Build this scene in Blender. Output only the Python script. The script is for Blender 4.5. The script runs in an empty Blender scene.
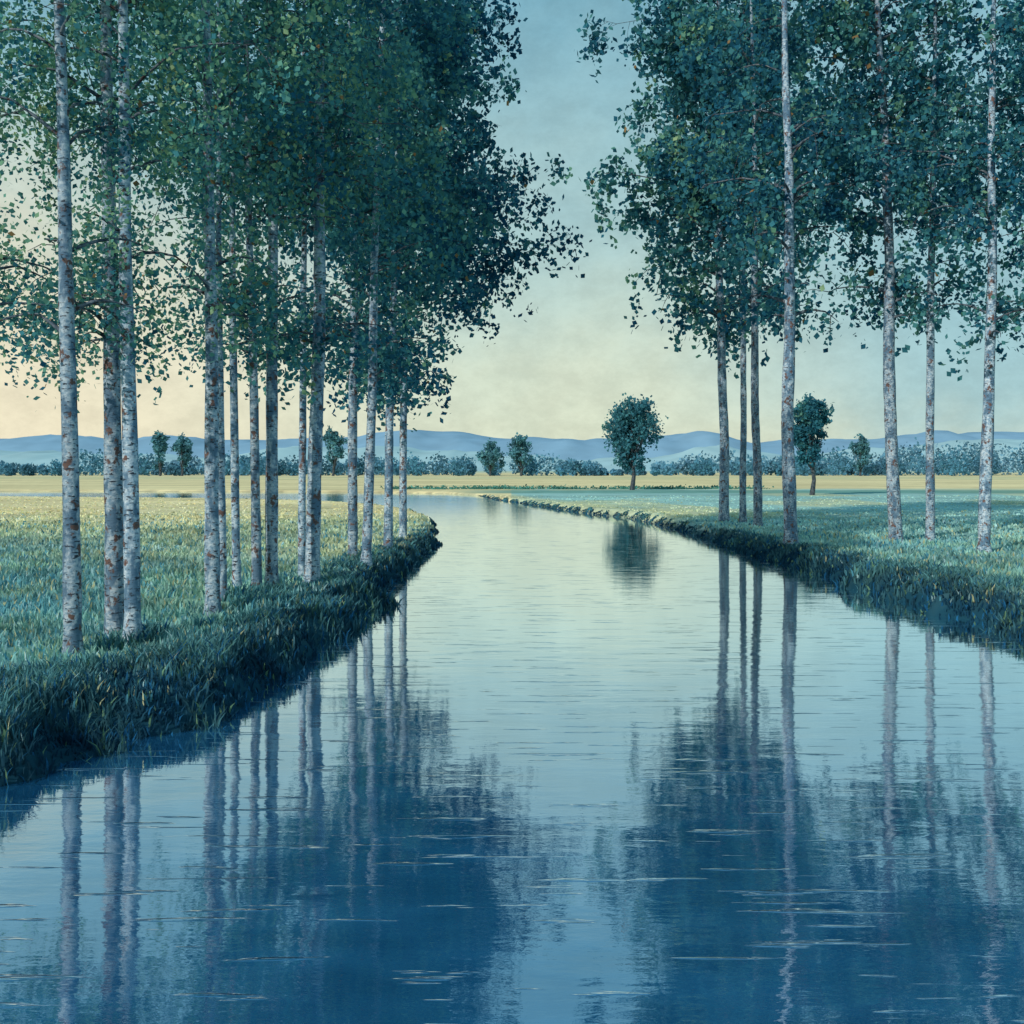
import bpy, math, numpy as np
from mathutils import Vector
rng=np.random.default_rng(11)
F=1024.0; H=3.0; HY=470.0
sc=bpy.context.scene
sc.view_settings.view_transform='Standard'; sc.view_settings.look='None'; sc.view_settings.exposure=0

# ---------------- helpers
def sstep(a,b,x):
    t=np.clip((x-a)/(b-a),0,1); return t*t*(3-2*t)
_tab=np.random.default_rng(3).random((256,256))
def vnoise(x,y):
    x=np.asarray(x,float); y=np.asarray(y,float)
    xi=np.floor(x).astype(int); yi=np.floor(y).astype(int)
    fx=x-xi; fy=y-yi; fx=fx*fx*(3-2*fx); fy=fy*fy*(3-2*fy)
    g=lambda a,b:_tab[a%256,b%256]
    return (g(xi,yi)*(1-fx)+g(xi+1,yi)*fx)*(1-fy)+(g(xi,yi+1)*(1-fx)+g(xi+1,yi+1)*fx)*fy
def fbm(x,y,o=4):
    s=0;a=.5;t=0
    for i in range(o):
        s=s+a*vnoise(x*2**i+17*i,y*2**i+31*i); t+=a; a*=.5
    return s/t
def build_mesh(name,verts,loops,starts,totals,mats,matidx=None,col=None,smooth=None):
    me=bpy.data.meshes.new(name)
    me.vertices.add(len(verts)); me.vertices.foreach_set('co',np.asarray(verts,np.float32).ravel())
    me.loops.add(len(loops)); me.loops.foreach_set('vertex_index',np.asarray(loops,np.int32))
    me.polygons.add(len(starts)); me.polygons.foreach_set('loop_start',np.asarray(starts,np.int32))
    me.polygons.foreach_set('loop_total',np.asarray(totals,np.int32))
    if matidx is not None: me.polygons.foreach_set('material_index',np.asarray(matidx,np.int32))
    if smooth is not None: me.polygons.foreach_set('use_smooth',np.asarray(smooth,bool))
    for m in mats: me.materials.append(m)
    if col is not None:
        ca=me.color_attributes.new('Col','FLOAT_COLOR','POINT')
        c=np.ones((len(verts),4),np.float32); c[:,:3]=col
        ca.data.foreach_set('color',c.ravel())
    me.update(calc_edges=True); me.validate()
    ob=bpy.data.objects.new(name,me); sc.collection.objects.link(ob); return ob
class MB:
    def __init__(s): s.v=[];s.l=[];s.t=[];s.m=[];s.c=[];s.s=[];s.n=0
    def add(s,v,faces,mat,col,smooth=False):
        v=np.asarray(v,float); faces=np.asarray(faces)
        s.v.append(v); s.l.append((faces+s.n).ravel()); s.t.append(np.full(len(faces),faces.shape[1]))
        s.m.append(np.full(len(faces),mat)); s.s.append(np.full(len(faces),smooth))
        c=np.empty((len(v),3)); c[:]=col; s.c.append(c); s.n+=len(v)
    def make(s,name,mats):
        t=np.concatenate(s.t); st=np.concatenate([[0],np.cumsum(t)[:-1]])
        return build_mesh(name,np.concatenate(s.v),np.concatenate(s.l),st,t,mats,np.concatenate(s.m),np.concatenate(s.c),np.concatenate(s.s))

# ---------------- materials
def newmat(name):
    m=bpy.data.materials.new(name); m.use_nodes=True
    nt=m.node_tree; nt.nodes.clear(); return m,nt
def N(nt,t,**k):
    n=nt.nodes.new(t)
    for a,b in k.items(): setattr(n,a,b)
    return n
def leafmat(name,trans=.3,var=.5,scale=3.0):
    m,nt=newmat(name); L=nt.links.new
    a=N(nt,'ShaderNodeAttribute',attribute_name='Col')
    no=N(nt,'ShaderNodeTexNoise'); no.inputs['Scale'].default_value=scale; no.inputs['Detail'].default_value=2
    tc=N(nt,'ShaderNodeTexCoord'); L(tc.outputs['Object'],no.inputs['Vector'])
    mr=N(nt,'ShaderNodeMapRange'); mr.inputs['From Min'].default_value=.3; mr.inputs['From Max'].default_value=.7
    mr.inputs['To Min'].default_value=1-var; mr.inputs['To Max'].default_value=1+var
    L(no.outputs['Fac'],mr.inputs['Value'])
    mx=N(nt,'ShaderNodeVectorMath',operation='SCALE'); L(a.outputs['Color'],mx.inputs[0]); L(mr.outputs[0],mx.inputs['Scale'])
    d=N(nt,'ShaderNodeBsdfDiffuse'); L(mx.outputs[0],d.inputs['Color'])
    o=N(nt,'ShaderNodeOutputMaterial')
    if trans>0:
        t=N(nt,'ShaderNodeBsdfTranslucent'); L(mx.outputs[0],t.inputs['Color'])
        ms=N(nt,'ShaderNodeMixShader'); ms.inputs[0].default_value=trans
        L(d.outputs[0],ms.inputs[1]); L(t.outputs[0],ms.inputs[2]); L(ms.outputs[0],o.inputs['Surface'])
    else: L(d.outputs[0],o.inputs['Surface'])
    return m
M_leaf=leafmat('leaf',.42,.35,2.0)
M_grass=leafmat('grass_blade',.3,.25,1.0)
M_far=leafmat('distant_foliage',.3,.25,.15)
M_hill=leafmat('hill_slope',0,.10,.006)
def barkmat():
    m,nt=newmat('birch_bark'); L=nt.links.new
    tc=N(nt,'ShaderNodeTexCoord'); a=N(nt,'ShaderNodeAttribute',attribute_name='Col')
    def noise(sc3,scale,det=4):
        mp=N(nt,'ShaderNodeMapping'); mp.inputs['Scale'].default_value=sc3; L(tc.outputs['Object'],mp.inputs['Vector'])
        n=N(nt,'ShaderNodeTexNoise'); n.inputs['Scale'].default_value=scale; n.inputs['Detail'].default_value=det; n.inputs['Roughness'].default_value=.6; L(mp.outputs[0],n.inputs['Vector']); return n
    def ramp(src,p0,p1,c0=(0,0,0,1),c1=(1,1,1,1)):
        r=N(nt,'ShaderNodeValToRGB'); r.color_ramp.elements[0].position=p0; r.color_ramp.elements[1].position=p1
        r.color_ramp.elements[0].color=c0; r.color_ramp.elements[1].color=c1; L(src,r.inputs[0]); return r
    def mix(f,a_,b_):
        x=N(nt,'ShaderNodeMix',data_type='RGBA'); L(f,x.inputs[0])
        for i,s in ((6,a_),(7,b_)):
            if isinstance(s,tuple): x.inputs[i].default_value=s
            else: L(s,x.inputs[i])
        return x.outputs[2]
    n1=noise((1,1,.8),7,4); n2=noise((1,1,3.0),9.0,4); n3=noise((1,1,1.2),14,3); n4=noise((1.5,1.5,.7),3.5,4)
    base=mix(ramp(n3.outputs[0],.38,.62).outputs[0],(.19,.32,.43,1),(.53,.62,.67,1))
    base=mix(ramp(n4.outputs[0],.47,.58).outputs[0],base,(.09,.18,.27,1))
    b2=mix(ramp(n1.outputs[0],.57,.62).outputs[0],base,(.14,.075,.06,1))
    b3=mix(ramp(n2.outputs[0],.57,.62).outputs[0],b2,(.02,.035,.055,1))
    mu=N(nt,'ShaderNodeMix',data_type='RGBA',blend_type='MULTIPLY'); mu.inputs[0].default_value=1
    L(b3,mu.inputs[6]); L(a.outputs['Color'],mu.inputs[7])
    d=N(nt,'ShaderNodeBsdfPrincipled'); d.inputs['Roughness'].default_value=.75; L(mu.outputs[2],d.inputs['Base Color'])
    bp=N(nt,'ShaderNodeBump'); bp.inputs['Strength'].default_value=.6; bp.inputs['Distance'].default_value=.03
    L(n2.outputs[0],bp.inputs['Height']); L(bp.outputs[0],d.inputs['Normal'])
    o=N(nt,'ShaderNodeOutputMaterial'); L(d.outputs[0],o.inputs['Surface']); return m
M_bark=barkmat()
def groundmat():
    m,nt=newmat('meadow_soil'); L=nt.links.new
    a=N(nt,'ShaderNodeAttribute',attribute_name='Col'); tc=N(nt,'ShaderNodeTexCoord')
    mp=N(nt,'ShaderNodeMapping'); mp.inputs['Scale'].default_value=(.35,1,1); L(tc.outputs['Object'],mp.inputs[0])
    n=N(nt,'ShaderNodeTexNoise'); n.inputs['Scale'].default_value=1.4; n.inputs['Detail'].default_value=8; L(mp.outputs[0],n.inputs['Vector'])
    n2=N(nt,'ShaderNodeTexNoise'); n2.inputs['Scale'].default_value=.08; n2.inputs['Detail'].default_value=6; L(mp.outputs[0],n2.inputs['Vector'])
    ad=N(nt,'ShaderNodeMath',operation='ADD'); L(n.outputs[0],ad.inputs[0]); L(n2.outputs[0],ad.inputs[1])
    mr=N(nt,'ShaderNodeMapRange'); mr.inputs['From Min'].default_value=.75; mr.inputs['From Max'].default_value=1.25
    mr.inputs['To Min'].default_value=.72; mr.inputs['To Max'].default_value=1.25; L(ad.outputs[0],mr.inputs[0])
    mx=N(nt,'ShaderNodeVectorMath',operation='SCALE'); L(a.outputs['Color'],mx.inputs[0]); L(mr.outputs[0],mx.inputs['Scale'])
    d=N(nt,'ShaderNodeBsdfDiffuse')
    L(mx.outputs[0],d.inputs['Color'])
    bp=N(nt,'ShaderNodeBump'); bp.inputs['Strength'].default_value=.4; bp.inputs['Distance'].default_value=.06; L(n.outputs[0],bp.inputs['Height']); L(bp.outputs[0],d.inputs['Normal'])
    o=N(nt,'ShaderNodeOutputMaterial'); L(d.outputs[0],o.inputs['Surface']); return m
M_ground=groundmat()
def watermat():
    m,nt=newmat('canal_water'); L=nt.links.new
    tc=N(nt,'ShaderNodeTexCoord')
    def noise(s3,scale,det):
        mp=N(nt,'ShaderNodeMapping'); mp.inputs['Scale'].default_value=s3; L(tc.outputs['Object'],mp.inputs[0])
        n=N(nt,'ShaderNodeTexNoise'); n.inputs['Scale'].default_value=scale; n.inputs['Detail'].default_value=det; L(mp.outputs[0],n.inputs['Vector']); return n
    n1=noise((.6,1.3,1),1.5,6); n2=noise((.5,1.5,1),11,3); n3=noise((.3,1,1),.22,3); n4=noise((.8,9,1),1.0,3)
    patch=N(nt,'ShaderNodeMapRange'); patch.inputs['From Min'].default_value=.42; patch.inputs['From Max'].default_value=.62; patch.inputs['To Min'].default_value=.03; patch.inputs['To Max'].default_value=.16; L(n3.outputs[0],patch.inputs[0])
    mul=N(nt,'ShaderNodeMath',operation='MULTIPLY'); L(n2.outputs[0],mul.inputs[0]); L(patch.outputs[0],mul.inputs[1])
    ad=N(nt,'ShaderNodeMath',operation='ADD'); L(n1.outputs[0],ad.inputs[0]); L(mul.outputs[0],ad.inputs[1])
    stk=N(nt,'ShaderNodeMapRange',interpolation_type='SMOOTHSTEP'); stk.inputs['From Min'].default_value=.62; stk.inputs['From Max'].default_value=.70; stk.inputs['To Max'].default_value=.8; L(n4.outputs[0],stk.inputs[0])
    ad2=N(nt,'ShaderNodeMath',operation='ADD'); L(ad.outputs[0],ad2.inputs[0]); L(stk.outputs[0],ad2.inputs[1])
    bp=N(nt,'ShaderNodeBump'); bp.inputs['Strength'].default_value=1; bp.inputs['Distance'].default_value=.0055; L(ad2.outputs[0],bp.inputs['Height'])
    cr=N(nt,'ShaderNodeValToRGB'); cr.color_ramp.elements[0].position=.35; cr.color_ramp.elements[1].position=.65
    cr.color_ramp.elements[0].color=(.008,.095,.23,1); cr.color_ramp.elements[1].color=(.018,.15,.33,1)
    L(n1.outputs[0],cr.inputs[0])
    d=N(nt,'ShaderNodeBsdfDiffuse'); L(cr.outputs[0],d.inputs['Color'])
    g=N(nt,'ShaderNodeBsdfGlossy'); g.inputs['Roughness'].default_value=.02; g.inputs['Color'].default_value=(.92,.99,1,1)
    L(bp.outputs[0],g.inputs['Normal']); 
    fr=N(nt,'ShaderNodeFresnel'); fr.inputs['IOR'].default_value=1.75; L(bp.outputs[0],fr.inputs['Normal'])
    mp_=N(nt,'ShaderNodeMapRange'); mp_.inputs['From Min'].default_value=.10; mp_.inputs['From Max'].default_value=.45; mp_.inputs['To Min'].default_value=.42; mp_.inputs['To Max'].default_value=.98
    L(fr.outputs[0],mp_.inputs[0])
    ms=N(nt,'ShaderNodeMixShader'); L(mp_.outputs[0],ms.inputs[0]); L(d.outputs[0],ms.inputs[1]); L(g.outputs[0],ms.inputs[2])
    o=N(nt,'ShaderNodeOutputMaterial'); L(ms.outputs[0],o.inputs['Surface']); return m
M_water=watermat()

# ---------------- terrain
RV=np.array([(-20,-40),(-12,-10),(-8.5,0),(-6.5,5),(-4.73,9.45),(-4.3,10.5),(-3.7,12),(-3.15,14.6),(-2.9,18),(-2.8,25.6),(-2.8,30),(-2.95,38),(-3.1,44),(-3.9,56),(-6,68),(-9,78),(-15,90),(-28,101),(-50,108),(-100,114),(-260,120),
 (-260,150),(-100,146),(-50,142),(-22,137),(-9,130),(-4.2,119),(-2.2,105),(1.2,88),(4.0,74),(7.2,62),(8.2,50),(8.1,36),(8.24,29.3),(8.5,23.6),(8.9,20.5),(9.1,17),(9.6,12),(10.5,0),(13,-15),(20,-40)],float)
def sdist(x,y):
    P=np.stack([x,y],-1).astype(float); best=np.full(x.shape,1e18); inside=np.zeros(x.shape,bool)
    n=len(RV)
    for i in range(n):
        a=RV[i]; b=RV[(i+1)%n]; e=b-a; w=P-a
        t=np.clip((w@e)/(e@e),0,1); dd=((w-t[...,None]*e)**2).sum(-1); best=np.minimum(best,dd)
        c=((a[1]>P[...,1])!=(b[1]>P[...,1]))
        with np.errstate(divide='ignore',invalid='ignore'):
            xx=(b[0]-a[0])*(P[...,1]-a[1])/(b[1]-a[1])+a[0]
        inside^=(c&(P[...,0]<xx))
    s=np.sqrt(best); return np.where(inside,-s,s)
def land(x,y):
    s=sdist(x,y)
    near=s<6
    s=s+np.where(near,(fbm(x*.8,y*.8,4)-.5)*1.7*(1-.65*sstep(30,60,y)),0)
    return s
def height(x,y,s=None):
    if s is None: s=land(x,y)
    B=.5-.25*sstep(45,110,y)
    t=sstep(-.6,1.0,s)
    z=-.7+t*(B+.7)+np.where(s>.3,(fbm(x*.35+5,y*.35,3)-.5)*.18*sstep(.3,2,s),0)*(1-sstep(60,200,y))
    return z
def gcol(x,y,s):
    n=fbm(x*.06+3,y*.06,4); n2=fbm(x*.5,y*.5,3); n3=fbm(x*.12+50,y*.05,4)
    green=np.array([.25,.41,.31]); teal=np.array([.12,.31,.34]); wheat=np.array([.80,.66,.36]); pale=np.array([.33,.53,.48]); ygr=np.array([.59,.59,.34]); dark=np.array([.012,.055,.085])
    side=np.where(x<0,1.0,0.0)
    c=teal+(green-teal)*np.clip(n2*2-.5,0,1)[...,None]
    w=sstep(19,52,y+(n-.5)*44)*side; c=c+(ygr-c)*(w*.75)[...,None]
    p=sstep(26,50,y+(n-.5)*20)*(1-side)*.9; c=c+(pale-c)*p[...,None]
    p=sstep(.5,.62,n3)*(1-side)*.6*sstep(30,60,y); c=c+(ygr-c)*p[...,None]
    w=sstep(46,80,y+(n-.5)*40)*side; c=c+(wheat-c)*w[...,None]
    yb=sstep(48,62,y)*(1-sstep(2,5,s))*(1-side)*.7; c=c+(ygr*1.0-c)*yb[...,None]
    db=sstep(118,124,y)*(1-sstep(135,145,y))*(sstep(-10,0,x)); c=c+(np.array([.16,.34,.28])-c)*(db*.8)[...,None]
    w=sstep(138,155,y+(n-.5)*14); c=c+(wheat-c)*w[...,None]
    b2=sstep(300,330,y+(n-.5)*120)*(1-sstep(400,430,y)); c=c+(ygr-c)*(b2*.6)[...,None]
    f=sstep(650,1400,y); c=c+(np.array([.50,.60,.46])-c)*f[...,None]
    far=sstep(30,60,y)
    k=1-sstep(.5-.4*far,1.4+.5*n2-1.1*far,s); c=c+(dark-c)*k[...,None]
    return c
def axis(segs):
    out=[segs[0][0]]
    for a,b,st in segs:
        n=max(1,int(round((b-a)/st))); out+=list(a+(b-a)*(np.arange(1,n+1)/n))
    return np.array(out)
xs=axis([(-9000,-1000,1000),(-1000,-200,80),(-200,-60,5),(-60,-16,1),(-16,16,.2),(16,60,1),(60,200,5),(200,1000,80),(1000,9000,1000)])
ys=axis([(-3000,-200,400),(-200,-40,20),(-40,2,1.5),(2,75,.25),(75,160,.7),(160,300,4),(300,1000,30),(1000,9000,500)])
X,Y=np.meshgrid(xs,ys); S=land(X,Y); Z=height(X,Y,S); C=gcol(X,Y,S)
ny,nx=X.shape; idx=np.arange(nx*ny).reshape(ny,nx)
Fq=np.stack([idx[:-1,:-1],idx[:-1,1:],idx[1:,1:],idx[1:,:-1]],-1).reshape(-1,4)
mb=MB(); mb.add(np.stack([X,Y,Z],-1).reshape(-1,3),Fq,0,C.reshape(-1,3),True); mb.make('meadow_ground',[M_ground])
wx=np.linspace(-280,60,18); wy=np.linspace(-60,160,12); WX,WY=np.meshgrid(wx,wy); wi=np.arange(WX.size).reshape(WX.shape)
mb=MB(); mb.add(np.stack([WX,WY,WX*0],-1).reshape(-1,3),np.stack([wi[:-1,:-1],wi[:-1,1:],wi[1:,1:],wi[1:,:-1]],-1).reshape(-1,4),0,(1,1,1),True); mb.make('canal_water',[M_water])

# ---------------- grass
def blades(mb,x,y,z,h,w,col,lean=.35):
    n=len(x); a=rng.uniform(0,2*np.pi,n); la=rng.uniform(0,2*np.pi,n); lm=rng.uniform(.05,lean,n)*h
    dx=np.cos(a)*w/2; dy=np.sin(a)*w/2; lx=np.cos(la)*lm; ly=np.sin(la)*lm
    v=np.empty((n,5,3))
    v[:,0]=np.stack([x-dx,y-dy,z-.03],-1); v[:,1]=np.stack([x+dx,y+dy,z-.03],-1)
    v[:,2]=np.stack([x+dx*.8+lx*.4,y+dy*.8+ly*.4,z+h*.6],-1); v[:,3]=np.stack([x-dx*.8+lx*.4,y-dy*.8+ly*.4,z+h*.6],-1)
    v[:,4]=np.stack([x+lx,y+ly,z+h],-1)
    b=np.arange(n)[:,None]*5
    vv=v.reshape(-1,3); cc=np.repeat(col,5,0)
    n0=mb.n
    mb.add(vv,b+np.array([0,1,2,3]),0,cc)
    mb.l.append((b+np.array([3,2,4])+n0).ravel()); mb.t.append(np.full(n,3)); mb.m.append(np.zeros(n,int)); mb.s.append(np.zeros(n,bool))
mb=MB()
n=320000
d=np.exp(rng.uniform(math.log(7),math.log(110),n)); x=rng.uniform(-.8,.8,n)*d; y=d
s=land(x,y); k=s>.55; x,y,d,s=x[k],y[k],d[k],s[k]
cl=fbm(x*1.3,y*1.3,3); k=rng.random(len(x))<np.clip(cl*2.4-.4,.06,1)*(1-.7*sstep(40,70,d)); x,y,d,s,cl=x[k],y[k],d[k],s[k],cl[k]
z=height(x,y,s); c=gcol(x,y,s)*1.35
cl2=fbm(x*.5+31,y*.35,3)
br=(rng.uniform(.7,1.25,len(x))*(.65+.7*cl2))[:,None]; c=c*br
r=rng.random(len(x)); 
m_=(r<.08); c[m_]=np.array([.56,.59,.35])*rng.uniform(.6,1.1,(m_.sum(),1))
m_=(r>.88)&(y<50); c[m_]=np.array([.08,.27,.35])*rng.uniform(.7,1.4,(m_.sum(),1))
m_=(r>.81)&(r<.88)&(y<60); c[m_]=np.array([.38,.60,.62])
h=rng.uniform(.06,.18,len(x))*(.4+1.2*cl)*(1-.65*sstep(30,80,y)); w=.0019*d+.005
blades(mb,x,y,z,h,w,np.minimum(c,.85),.8)
mb.make('meadow_grass',[M_grass])
mb=MB()
ex=[];ey=[]
def bank(i,m):
    a,b=RV[i],RV[i+1]; L_=np.linalg.norm(b-a); t=rng.random(m)[:,None]; p=a+(b-a)*t; nrm=np.array([-(b-a)[1],(b-a)[0]])/L_
    yy=(a[1]+b[1])/2; p=p+nrm*rng.uniform(-.8,2.6 if yy<45 else 1.0,(m,1)); ex.append(p[:,0]);ey.append(p[:,1])
for i in list(range(3,18))+list(range(26,38)):
    a,b=RV[i],RV[i+1]; L_=np.linalg.norm(b-a); bank(i,int(24000*L_/max(6,(a[1]+b[1])/2)))
x=np.concatenate(ex);y=np.concatenate(ey); s=land(x,y); cl=fbm(x*1.5+9,y*1.5,3); far=sstep(22,50,y)
k=(s>.02)&(s<np.maximum((2.0-1.35*far)*(.30+1.3*cl),1.15-.75*far))&(rng.random(len(x))<np.clip(cl*2.4,.6,1)); x,y,s,cl,far=x[k],y[k],s[k],cl[k],far[k]
d=np.maximum(y,5); z=height(x,y,s)
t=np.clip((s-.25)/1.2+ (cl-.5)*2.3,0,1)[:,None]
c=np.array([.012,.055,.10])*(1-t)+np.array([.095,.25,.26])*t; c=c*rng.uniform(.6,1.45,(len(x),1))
r=rng.random(len(x)); m_=(r<.05); c[m_]=np.array([.16,.30,.18])
m_=(r>.90); c[m_]=np.array([.02,.13,.27])
h=rng.uniform(.06,.25,len(x))*(.15+1.4*cl)*(1-.65*far); w=.0019*d+.005
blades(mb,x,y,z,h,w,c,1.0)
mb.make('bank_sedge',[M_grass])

# ---------------- trees
def tube(mb,pts,rad,sides,mat,col):
    pts=np.asarray(pts,float); n=len(pts); tg=np.gradient(pts,axis=0); tg/=np.linalg.norm(tg,axis=1)[:,None]+1e-9
    up=np.tile([1.,0,0],(n,1)); up[np.abs(tg[:,0])>.8]=[0,1,0]
    u=np.cross(tg,up); u/=np.linalg.norm(u,axis=1)[:,None]; v=np.cross(tg,u)
    a=np.arange(sides)/sides*2*np.pi
    ring=pts[:,None]+np.asarray(rad)[:,None,None]*(np.cos(a)[None,:,None]*u[:,None]+np.sin(a)[None,:,None]*v[:,None])
    id_=np.arange(n*sides).reshape(n,sides); nx_=np.roll(id_,-1,1)
    f=np.stack([id_[:-1],nx_[:-1],nx_[1:],id_[1:]],-1).reshape(-1,4)
    mb.add(ring.reshape(-1,3),f,mat,col,True)
def leaves(mb,p,size,col,mat=1,droop=.5):
    n=len(p)
    a=rng.normal(size=(n,3)); a[:,2]-=droop; a/=np.linalg.norm(a,axis=1)[:,None]
    b=np.cross(a,rng.normal(size=(n,3))); b/=np.linalg.norm(b,axis=1)[:,None]
    sz=(size*rng.uniform(.5,1.4,n))[:,None]
    v=np.empty((n,4,3)); v[:,0]=p-a*sz*.5; v[:,1]=p+b*sz*.40+a*sz*.05; v[:,2]=p+a*sz*.5; v[:,3]=p-b*sz*.40+a*sz*.05
    mb.add(v.reshape(-1,3),np.arange(n*4).reshape(-1,4),mat,np.repeat(col,4,0))
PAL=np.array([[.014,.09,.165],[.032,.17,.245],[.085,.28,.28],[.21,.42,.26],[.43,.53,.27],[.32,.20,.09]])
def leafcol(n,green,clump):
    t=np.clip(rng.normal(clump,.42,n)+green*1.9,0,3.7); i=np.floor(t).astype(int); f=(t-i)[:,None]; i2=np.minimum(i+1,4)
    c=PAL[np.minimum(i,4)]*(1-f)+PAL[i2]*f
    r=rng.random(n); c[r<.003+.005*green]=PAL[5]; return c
def ground_at(px,py):
    d=2560/(py-HY)
    for _ in range(8):
        x=(px-512)/F*d; z=float(height(np.array([x]),np.array([d]))[0]); d=(H-z)*F/(py-HY)
    return (px-512)/F*d,d,z
def birch(px,py,wpx,tpx,Ht,zc,R,green,dens=1.0,bias=(0,.35),leafpx=5.9):
    x0,d,z0=ground_at(px,py); mb=MB()
    ztop_f=H+HY*d/F; xt=(tpx-512)/F*d; slope=(xt-x0)/(ztop_f-z0)
    r0=wpx*d/F/2
    zz=np.concatenate([[z0-.15,z0,z0+.12,z0+.35],np.arange(z0+.8,Ht,.5),[Ht]])
    ph=rng.uniform(0,6.28,4); wob=r0*.22
    def cx(z):
        t=z-z0; env=np.minimum(t/4,1)
        return np.stack([x0+slope*t+wob*env*(1.3*np.sin(t*.33+ph[0])+.35*np.sin(t*1.1+ph[1])),d+wob*env*(np.sin(t*.5+ph[2])),z+0*t],-1)
    tt=np.clip((zz-z0)/(Ht-z0),0,1); rad=r0*(1-.85*tt**1.3); rad[:3]*=[1.5,1.35,1.15]
    rad*=1+rng.uniform(-.06,.06,len(rad))
    tone=rng.uniform(.75,1.1)
    tube(mb,cx(zz),rad,12,0,np.array([1,1,1])*tone)
    lp=[];lc=[];ls=leafpx*d/F
    nb=int((Ht-zc)*2.9*min(1.0,3.0/R+.5))
    zb=np.sort(rng.uniform(zc-.6,Ht-.2,nb))
    zb[:6]=zc+rng.uniform(-1.0,.4,6)
    for z in zb:
        t=(z-zc)/(Ht-zc); env=R*(.55+.5*min(1,max(0,t+.05)*4))*(1-max(0,t-.5)/.5*.7)
        dt=.85+.65*float(sstep(.02,.32,t))
        Lb=env*rng.uniform(.5,1.1); a=rng.uniform(0,2*np.pi)
        dirv=np.array([math.cos(a)+bias[0],math.sin(a)+bias[1]]); Lb*=np.clip(np.linalg.norm(dirv),.4,1.35); dirv/=np.linalg.norm(dirv)
        m=7; q=np.linspace(0,1,m); start=cx(np.array([z]))[0]
        up=rng.uniform(.5,1.1); z_=Lb*(up*q*.85-up*.75*q**2.2*rng.uniform(.6,1.3))
        rr=Lb*q; jit=rng.normal(0,.06*Lb,(m,2)); jit[0]=0
        pts=np.stack([start[0]+dirv[0]*rr+jit[:,0]*q,start[1]+dirv[1]*rr+jit[:,1]*q,start[2]+z_],-1)
        rb=max(.010,r0*.28*(1-.7*max(t,0)))
        tube(mb,pts,rb*(1-.85*q),5,0,(.35,.33,.33))
        bc=rng.normal(1.0,.6)
        ncl=int(max(4,Lb*3.3*dens))
        for j in range(ncl):
            qq=rng.uniform(.15,1.0)**.8; k=qq*(m-1); i=min(int(k),m-2); p0=pts[i]+(pts[i+1]-pts[i])*(k-i)
            off=rng.normal(size=3)*np.array([1,1,.7])*min(.22*Lb+.12,.8); off[2]-=.15*Lb*rng.random()
            c=p0+off
            if rng.random()<.35:
                mid=(p0+c)/2+np.array([0,0,.1*np.linalg.norm(off)]); tube(mb,[p0,mid,c],[rb*.3,rb*.22,rb*.1],3,0,(.22,.2,.2))
            sg=rng.uniform(.12,.32)*(.55+.13*R)
            nl=int(rng.uniform(.3,1.6)*16*dens*dt*(sg/.3)**1.5*(.3/ls)**1.3)+3
            nl=min(nl,120)
            pp=c+rng.normal(size=(nl,3))*np.array([sg,sg,sg*1.15])
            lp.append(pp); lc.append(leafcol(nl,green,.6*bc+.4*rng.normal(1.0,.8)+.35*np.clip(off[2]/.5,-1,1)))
            if rng.random()<.5:
                hl=rng.uniform(.4,1.6)*(.35+.17*R); ns_=int(np.clip(hl/ls*1.9,3,32)); u=rng.random(ns_)
                sw=rng.normal(0,.12,2)*hl
                pp=np.stack([c[0]+sw[0]*u+rng.normal(0,.035+.014*R,ns_),c[1]+sw[1]*u+rng.normal(0,.05,ns_),c[2]-hl*u],-1)
                lp.append(pp); lc.append(leafcol(ns_,green,rng.normal(1.0,.6)))
    lp=np.concatenate(lp); lc=np.concatenate(lc)
    # bare stem: few leaves hang right around the trunk on its river/open side
    tc_=cx(lp[:,2]); near=(lp[:,1]<tc_[:,1])&(np.abs(lp[:,0]-tc_[:,0])<2.2*r0)
    keep=~near|(rng.random(len(lp))<.10); lp=lp[keep]; lc=lc[keep]
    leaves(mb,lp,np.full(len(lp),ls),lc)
    print('birch',px,'d',round(d,1),'leaves',len(lp))
    return mb.make('birch_tree',[M_bark,M_leaf])
T=[ # px,py,w,toppx,Ht,zc,R,green,dens
(73,655,18,60,15,5.6,2.5,.8,1.25),
(115,637,19,108,16,5.8,2.3,.75,1.2),
(133,641,17,124,15.5,6.0,2.1,.75,1.2),
(213,615,15,205,18,6.2,2.5,.75,1.15),
(223,600,9,217,15,6.3,2.1,.7,1.0),
(237,592,9,229,16,6.3,2.3,.65,1.0),
(257,592,10,246,18,6.1,2.3,.65,1.0),
(272,590,13,270,20,6.2,2.4,.55,1.1),
(302,577,8,304,19,6.2,2.4,.5,1.05),
(312,585,15,322,21,6.2,2.5,.5,1.1),
(353,560,10,352,23,6.1,2.7,.4,1.1),
(366,565,10,384,22,6.1,2.6,.25,1.15),
(388,550,9,399,24,6.4,3.3,.15,1.25),
(403,540,8,409,25,6.6,3.9,.1,1.35),
(724,521,10,718,30,10.8,5.0,.35,1.15),
(743,522,7,742,28,11.3,3.9,.25,1.05),
(758,528,9,752,27,10.4,3.7,.25,1.05),
(791,545,14,785,24,8.8,3.2,.2,1.1),
(896,541,13,879,25,9.1,3.3,.3,1.15),
(930,541,9,934,24,9.6,3.1,.25,1.15),
(984,553,12,996,22,7.9,3.0,.25,1.1),
(-38,640,17,-45,16,5.7,2.6,.8,1.2),
(1068,556,12,1075,22,8.2,3.0,.25,1.05)]
for t in T:
    b=(0,.35)
    if t[0] in(724,): b=(-.25,.3)
    if t[0] in(403,): b=(.08,.3)
    birch(*t,bias=b)

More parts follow.
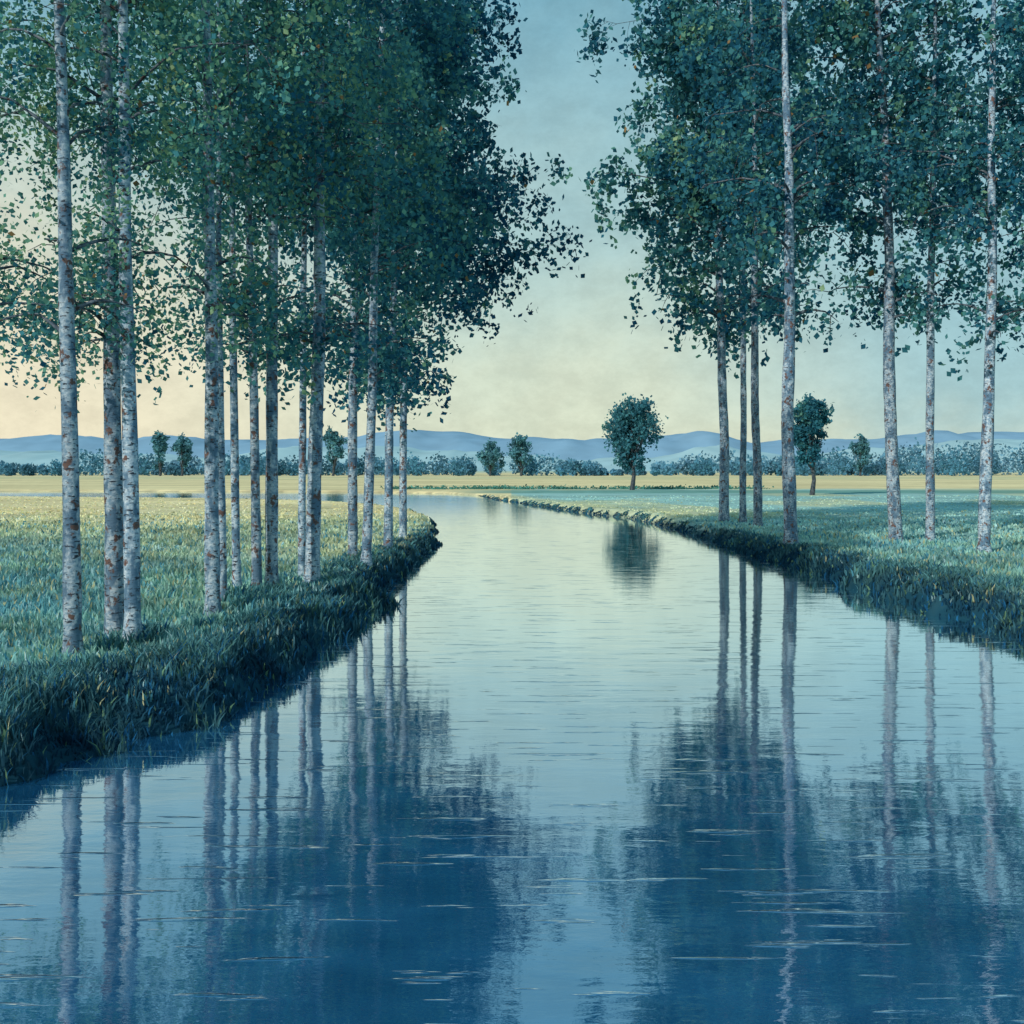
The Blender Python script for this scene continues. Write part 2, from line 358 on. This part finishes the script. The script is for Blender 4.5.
def field_tree(px,py,hpx,wpx,name,pal=None,nclump=70,nl=60,trunkfrac=.22,leafpx=3.2,mat=M_leaf):
    x0,d,z0=ground_at(px,py); mb=MB(); Ht=hpx*d/F; W=wpx*d/F/2; ls=leafpx*d/F
    zt=z0+Ht*trunkfrac
    tube(mb,[(x0,d,z0-.1),(x0+.02*Ht,d,z0+Ht*.15),(x0,d,z0+Ht*.35),(x0,d,z0+Ht*.8)],[Ht*.028,Ht*.02,Ht*.017,Ht*.004],8,0,(.2,.2,.2))
    P=[];Cc=[]
    cz=(zt+z0+Ht)/2; hz=(z0+Ht-zt)/2
    lobes=[]
    for j in range(9):
        v=rng.normal(size=3); v/=np.linalg.norm(v); tz=v[2]*.6; wf=1-.35*max(tz,0)
        lobes.append((np.array([x0+v[0]*W*.52*wf,d+v[1]*W*.52*wf,cz+tz*hz]),rng.uniform(.34,.56)*W))
    lobes.append((np.array([x0,d,cz+hz*.5]),W*.42)); lobes.append((np.array([x0,d,cz]),W*.6))
    for i in range(nclump):
        o_,lr=lobes[i%len(lobes)]
        v=rng.normal(size=3); v/=np.linalg.norm(v); v[2]*=1.05; r=rng.uniform(.3,1)**.5
        c=o_+v*r*lr
        c[2]=max(c[2],zt+.02*Ht)
        if i%4==0: tube(mb,[(x0,d,zt+.1*(c[2]-zt)),((x0+c[0])/2,(d+c[1])/2,(zt+c[2])/2),c],[Ht*.01,Ht*.006,Ht*.002],4,0,(.2,.2,.2))
        sg=W*.10*rng.uniform(.6,1.5)
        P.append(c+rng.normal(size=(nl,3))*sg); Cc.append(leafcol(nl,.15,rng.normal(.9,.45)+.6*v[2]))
    P=np.concatenate(P);Cc=np.concatenate(Cc)
    if pal is not None: Cc=Cc*(1-pal[0])+np.array(pal[1])*pal[0]
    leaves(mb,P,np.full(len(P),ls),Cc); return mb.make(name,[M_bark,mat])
field_tree(632,490,95,68,'oak_tree',(.5,(.09,.27,.31)),132,60)
field_tree(812,495,101,52,'oak_tree',(.4,(.06,.23,.28)),121,60)
hz=(.65,(.13,.32,.39))  # haze tint blended into the leaf colour of the distant trees
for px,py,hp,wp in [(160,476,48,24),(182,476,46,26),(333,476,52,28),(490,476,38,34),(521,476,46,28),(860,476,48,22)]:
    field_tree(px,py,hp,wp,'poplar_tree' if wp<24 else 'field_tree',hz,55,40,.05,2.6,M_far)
mb=MB(); P=[];Cc=[];SZ=[]
def hp_at(px):
    pts=[(-300,20),(0,14),(60,16),(90,26),(130,26),(150,22),(200,22),(240,24),(290,22),(310,20),(350,26),(420,24),(470,22),(540,26),(560,22),(590,14),(610,12),(670,22),(700,28),(720,26),(760,20),(800,24),(840,28),(880,26),(905,36),(960,38),(1024,40),(1300,30)]
    return np.interp(px,[a for a,b in pts],[b for a,b in pts])
for i in range(560):
    px=rng.uniform(-420,1450); d=rng.uniform(470,620); hp=hp_at(px)*rng.uniform(.5,1.2)*(520/d if rng.random()<.7 else .8)
    if 595<px<670:
        hp*=.7
    Ht=hp*d/F; x0=(px-512)/F*d; W=Ht*rng.uniform(.35,.7)
    n=120; v=rng.normal(size=(n,3)); v/=np.linalg.norm(v,axis=1)[:,None]; r=rng.uniform(.1,1,n)[:,None]**.45
    p=np.array([x0,d,.3+Ht*.42])+v*r*np.array([W,W,Ht*.5]); P.append(p)
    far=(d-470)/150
    c=np.array([.08,.24,.34])*(1-far*.5)+np.array([.22,.38,.50])*far*.5  # paler and bluer with distance: haze painted into the foliage colour
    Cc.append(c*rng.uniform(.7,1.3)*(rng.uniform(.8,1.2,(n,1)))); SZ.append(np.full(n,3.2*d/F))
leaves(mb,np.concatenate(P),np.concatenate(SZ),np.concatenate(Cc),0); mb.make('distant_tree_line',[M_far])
mb=MB();P=[];Cc=[]
for i in range(150):
    px=rng.uniform(395,760); d=rng.uniform(146,152); x0=(px-512)/F*d; c=np.array([x0,d,.35]); n=24
    P.append(c+rng.normal(size=(n,3))*np.array([.9,.5,.16])); Cc.append(np.tile(np.array([.08,.24,.20])*rng.uniform(.6,1.6),(n,1)))
P=np.concatenate(P); P[:,2]=np.maximum(P[:,2],.25)
leaves(mb,P,np.full(len(P),.32),np.concatenate(Cc),0); mb.make('riverside_hedge',[M_far])

def hills(name,d0,depth,prof,col,seed):
    mb=MB(); px=np.linspace(-900,1950,500); hp=prof(px)
    rows=[]; K=10
    for k in range(K+1):
        q=k/K; yy=d0+depth*q; sh=math.sin(min(q/.7,1)*math.pi/2) if q<=.7 else math.cos((q-.7)/.3*math.pi/2)
        rough=1+(fbm(px*.03+seed,np.full(len(px),k*.7),3)-.5)*.35
        dc=d0+depth*.7; zz=hp*dc/F*sh*(rough if k<7 else 1)+.0
        rows.append(np.stack([(px-512)/F*dc,np.full(len(px),yy),zz],-1))
    V=np.array(rows); id_=np.arange(V.shape[0]*V.shape[1]).reshape(V.shape[:2])
    f=np.stack([id_[:-1,:-1],id_[:-1,1:],id_[1:,1:],id_[1:,:-1]],-1).reshape(-1,4)
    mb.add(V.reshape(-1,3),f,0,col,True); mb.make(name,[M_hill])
def p1(px): return 23+16*fbm(px*.012+2,px*0+1.5,4)+7*np.exp(-((px-430)/60)**2)+3*np.exp(-((px-60)/70)**2)+9*sstep(850,1000,px)+5*np.exp(-((px-690)/60)**2)
def p2(px): return 6+26*fbm(px*.014+40,px*0+8.5,4)+8*sstep(820,960,px)-4*np.exp(-((px-600)/90)**2)
hills('blue_hills',5200,1200,p1,np.array([.24,.40,.52]),1)  # aerial haze is put into the base colour of both hill ranges
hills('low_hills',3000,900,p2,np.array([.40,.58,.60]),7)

# ---------------- light
az=math.radians(-138); el=math.radians(29)
sd=Vector((math.sin(az)*math.cos(el),math.cos(az)*math.cos(el),math.sin(el)))
su=bpy.data.lights.new('sun','SUN'); su.energy=3.0; su.angle=math.radians(.6); su.color=(1,.94,.86)
so=bpy.data.objects.new('sun',su); sc.collection.objects.link(so); so.rotation_euler=sd.to_track_quat('Z','Y').to_euler()
w=bpy.data.worlds.new('World'); sc.world=w; w.use_nodes=True; nt=w.node_tree; nt.nodes.clear(); L=nt.links.new
tc=N(nt,'ShaderNodeTexCoord'); sp=N(nt,'ShaderNodeSeparateXYZ'); L(tc.outputs['Generated'],sp.inputs[0])
mpn=N(nt,'ShaderNodeMapping'); mpn.inputs['Scale'].default_value=(1,1,1.6); L(tc.outputs['Generated'],mpn.inputs[0])
ns=N(nt,'ShaderNodeTexNoise'); ns.inputs['Scale'].default_value=4; ns.inputs['Detail'].default_value=6; ns.inputs['Roughness'].default_value=.6; L(mpn.outputs[0],ns.inputs['Vector'])
nsc=N(nt,'ShaderNodeMath',operation='MULTIPLY_ADD'); L(ns.outputs[0],nsc.inputs[0]); nsc.inputs[1].default_value=.20; nsc.inputs[2].default_value=-.10
za=N(nt,'ShaderNodeMath',operation='ADD'); L(sp.outputs[2],za.inputs[0]); L(nsc.outputs[0],za.inputs[1])
cr=N(nt,'ShaderNodeValToRGB'); L(za.outputs[0],cr.inputs[0])
st=[(0,(.72,.77,.59)),(.08,(.66,.75,.60)),(.15,(.54,.69,.61)),(.22,(.44,.63,.61)),(.33,(.31,.54,.60)),(.42,(.20,.44,.55)),(.6,(.10,.33,.53)),(1,(.07,.25,.44))]
e=cr.color_ramp.elements
e[0].position=0;e[0].color=(*st[0][1],1);e[1].position=1;e[1].color=(*st[-1][1],1)
for p,c in st[1:-1]:
    q=e.new(p); q.color=(*c,1)
def mrange(src,a,b,t0=0,t1=1):
    m=N(nt,'ShaderNodeMapRange',interpolation_type='SMOOTHSTEP'); m.inputs['From Min'].default_value=a; m.inputs['From Max'].default_value=b; m.inputs['To Min'].default_value=t0; m.inputs['To Max'].default_value=t1; L(src,m.inputs[0]); return m.outputs[0]
def mul(a,b):
    m=N(nt,'ShaderNodeMath',operation='MULTIPLY'); L(a,m.inputs[0]); L(b,m.inputs[1]); return m.outputs[0]
def mixc(f,a,col):
    m=N(nt,'ShaderNodeMix',data_type='RGBA'); L(f,m.inputs[0]); L(a,m.inputs[6])
    if isinstance(col,tuple): m.inputs[7].default_value=(*col,1)
    else: L(col,m.inputs[7])
    return m.outputs[2]
fw=mul(mrange(sp.outputs[0],-.02,-.44),mrange(za.outputs[0],.34,.06)); c1=mixc(fw,cr.outputs[0],(.89,.81,.59))
fc=mul(mrange(sp.outputs[0],.10,.42,0,.75),mrange(za.outputs[0],-.02,.09)); c2=mixc(fc,c1,(.28,.54,.63))
sky=N(nt,'ShaderNodeTexSky',sky_type='NISHITA'); sky.sun_disc=False; sky.sun_elevation=el; sky.sun_rotation=az
skm=N(nt,'ShaderNodeVectorMath',operation='SCALE'); L(sky.outputs[0],skm.inputs[0]); skm.inputs['Scale'].default_value=.08
fx=N(nt,'ShaderNodeValue'); fx.outputs[0].default_value=.08
c3=mixc(fx.outputs[0],c2,skm.outputs[0])
n5=N(nt,'ShaderNodeTexNoise'); n5.inputs['Scale'].default_value=18; n5.inputs['Detail'].default_value=8; n5.inputs['Roughness'].default_value=.75; L(mpn.outputs[0],n5.inputs['Vector'])
mm=mrange(n5.outputs[0],.3,.7,.91,1.09)
sc2=N(nt,'ShaderNodeVectorMath',operation='SCALE'); L(c3,sc2.inputs[0]); L(mm,sc2.inputs['Scale'])
bg=N(nt,'ShaderNodeBackground'); L(sc2.outputs[0],bg.inputs[0]); bg.inputs[1].default_value=1.0
o=N(nt,'ShaderNodeOutputWorld'); L(bg.outputs[0],o.inputs[0])

# ---------------- camera
cam=bpy.data.cameras.new('camera'); co=bpy.data.objects.new('camera',cam); sc.collection.objects.link(co)
cam.sensor_width=36; cam.lens=36; cam.shift_y=-(512-HY)/1024; cam.clip_start=.1; cam.clip_end=30000
co.location=(0,0,H); co.rotation_euler=(math.radians(90),0,0); sc.camera=co
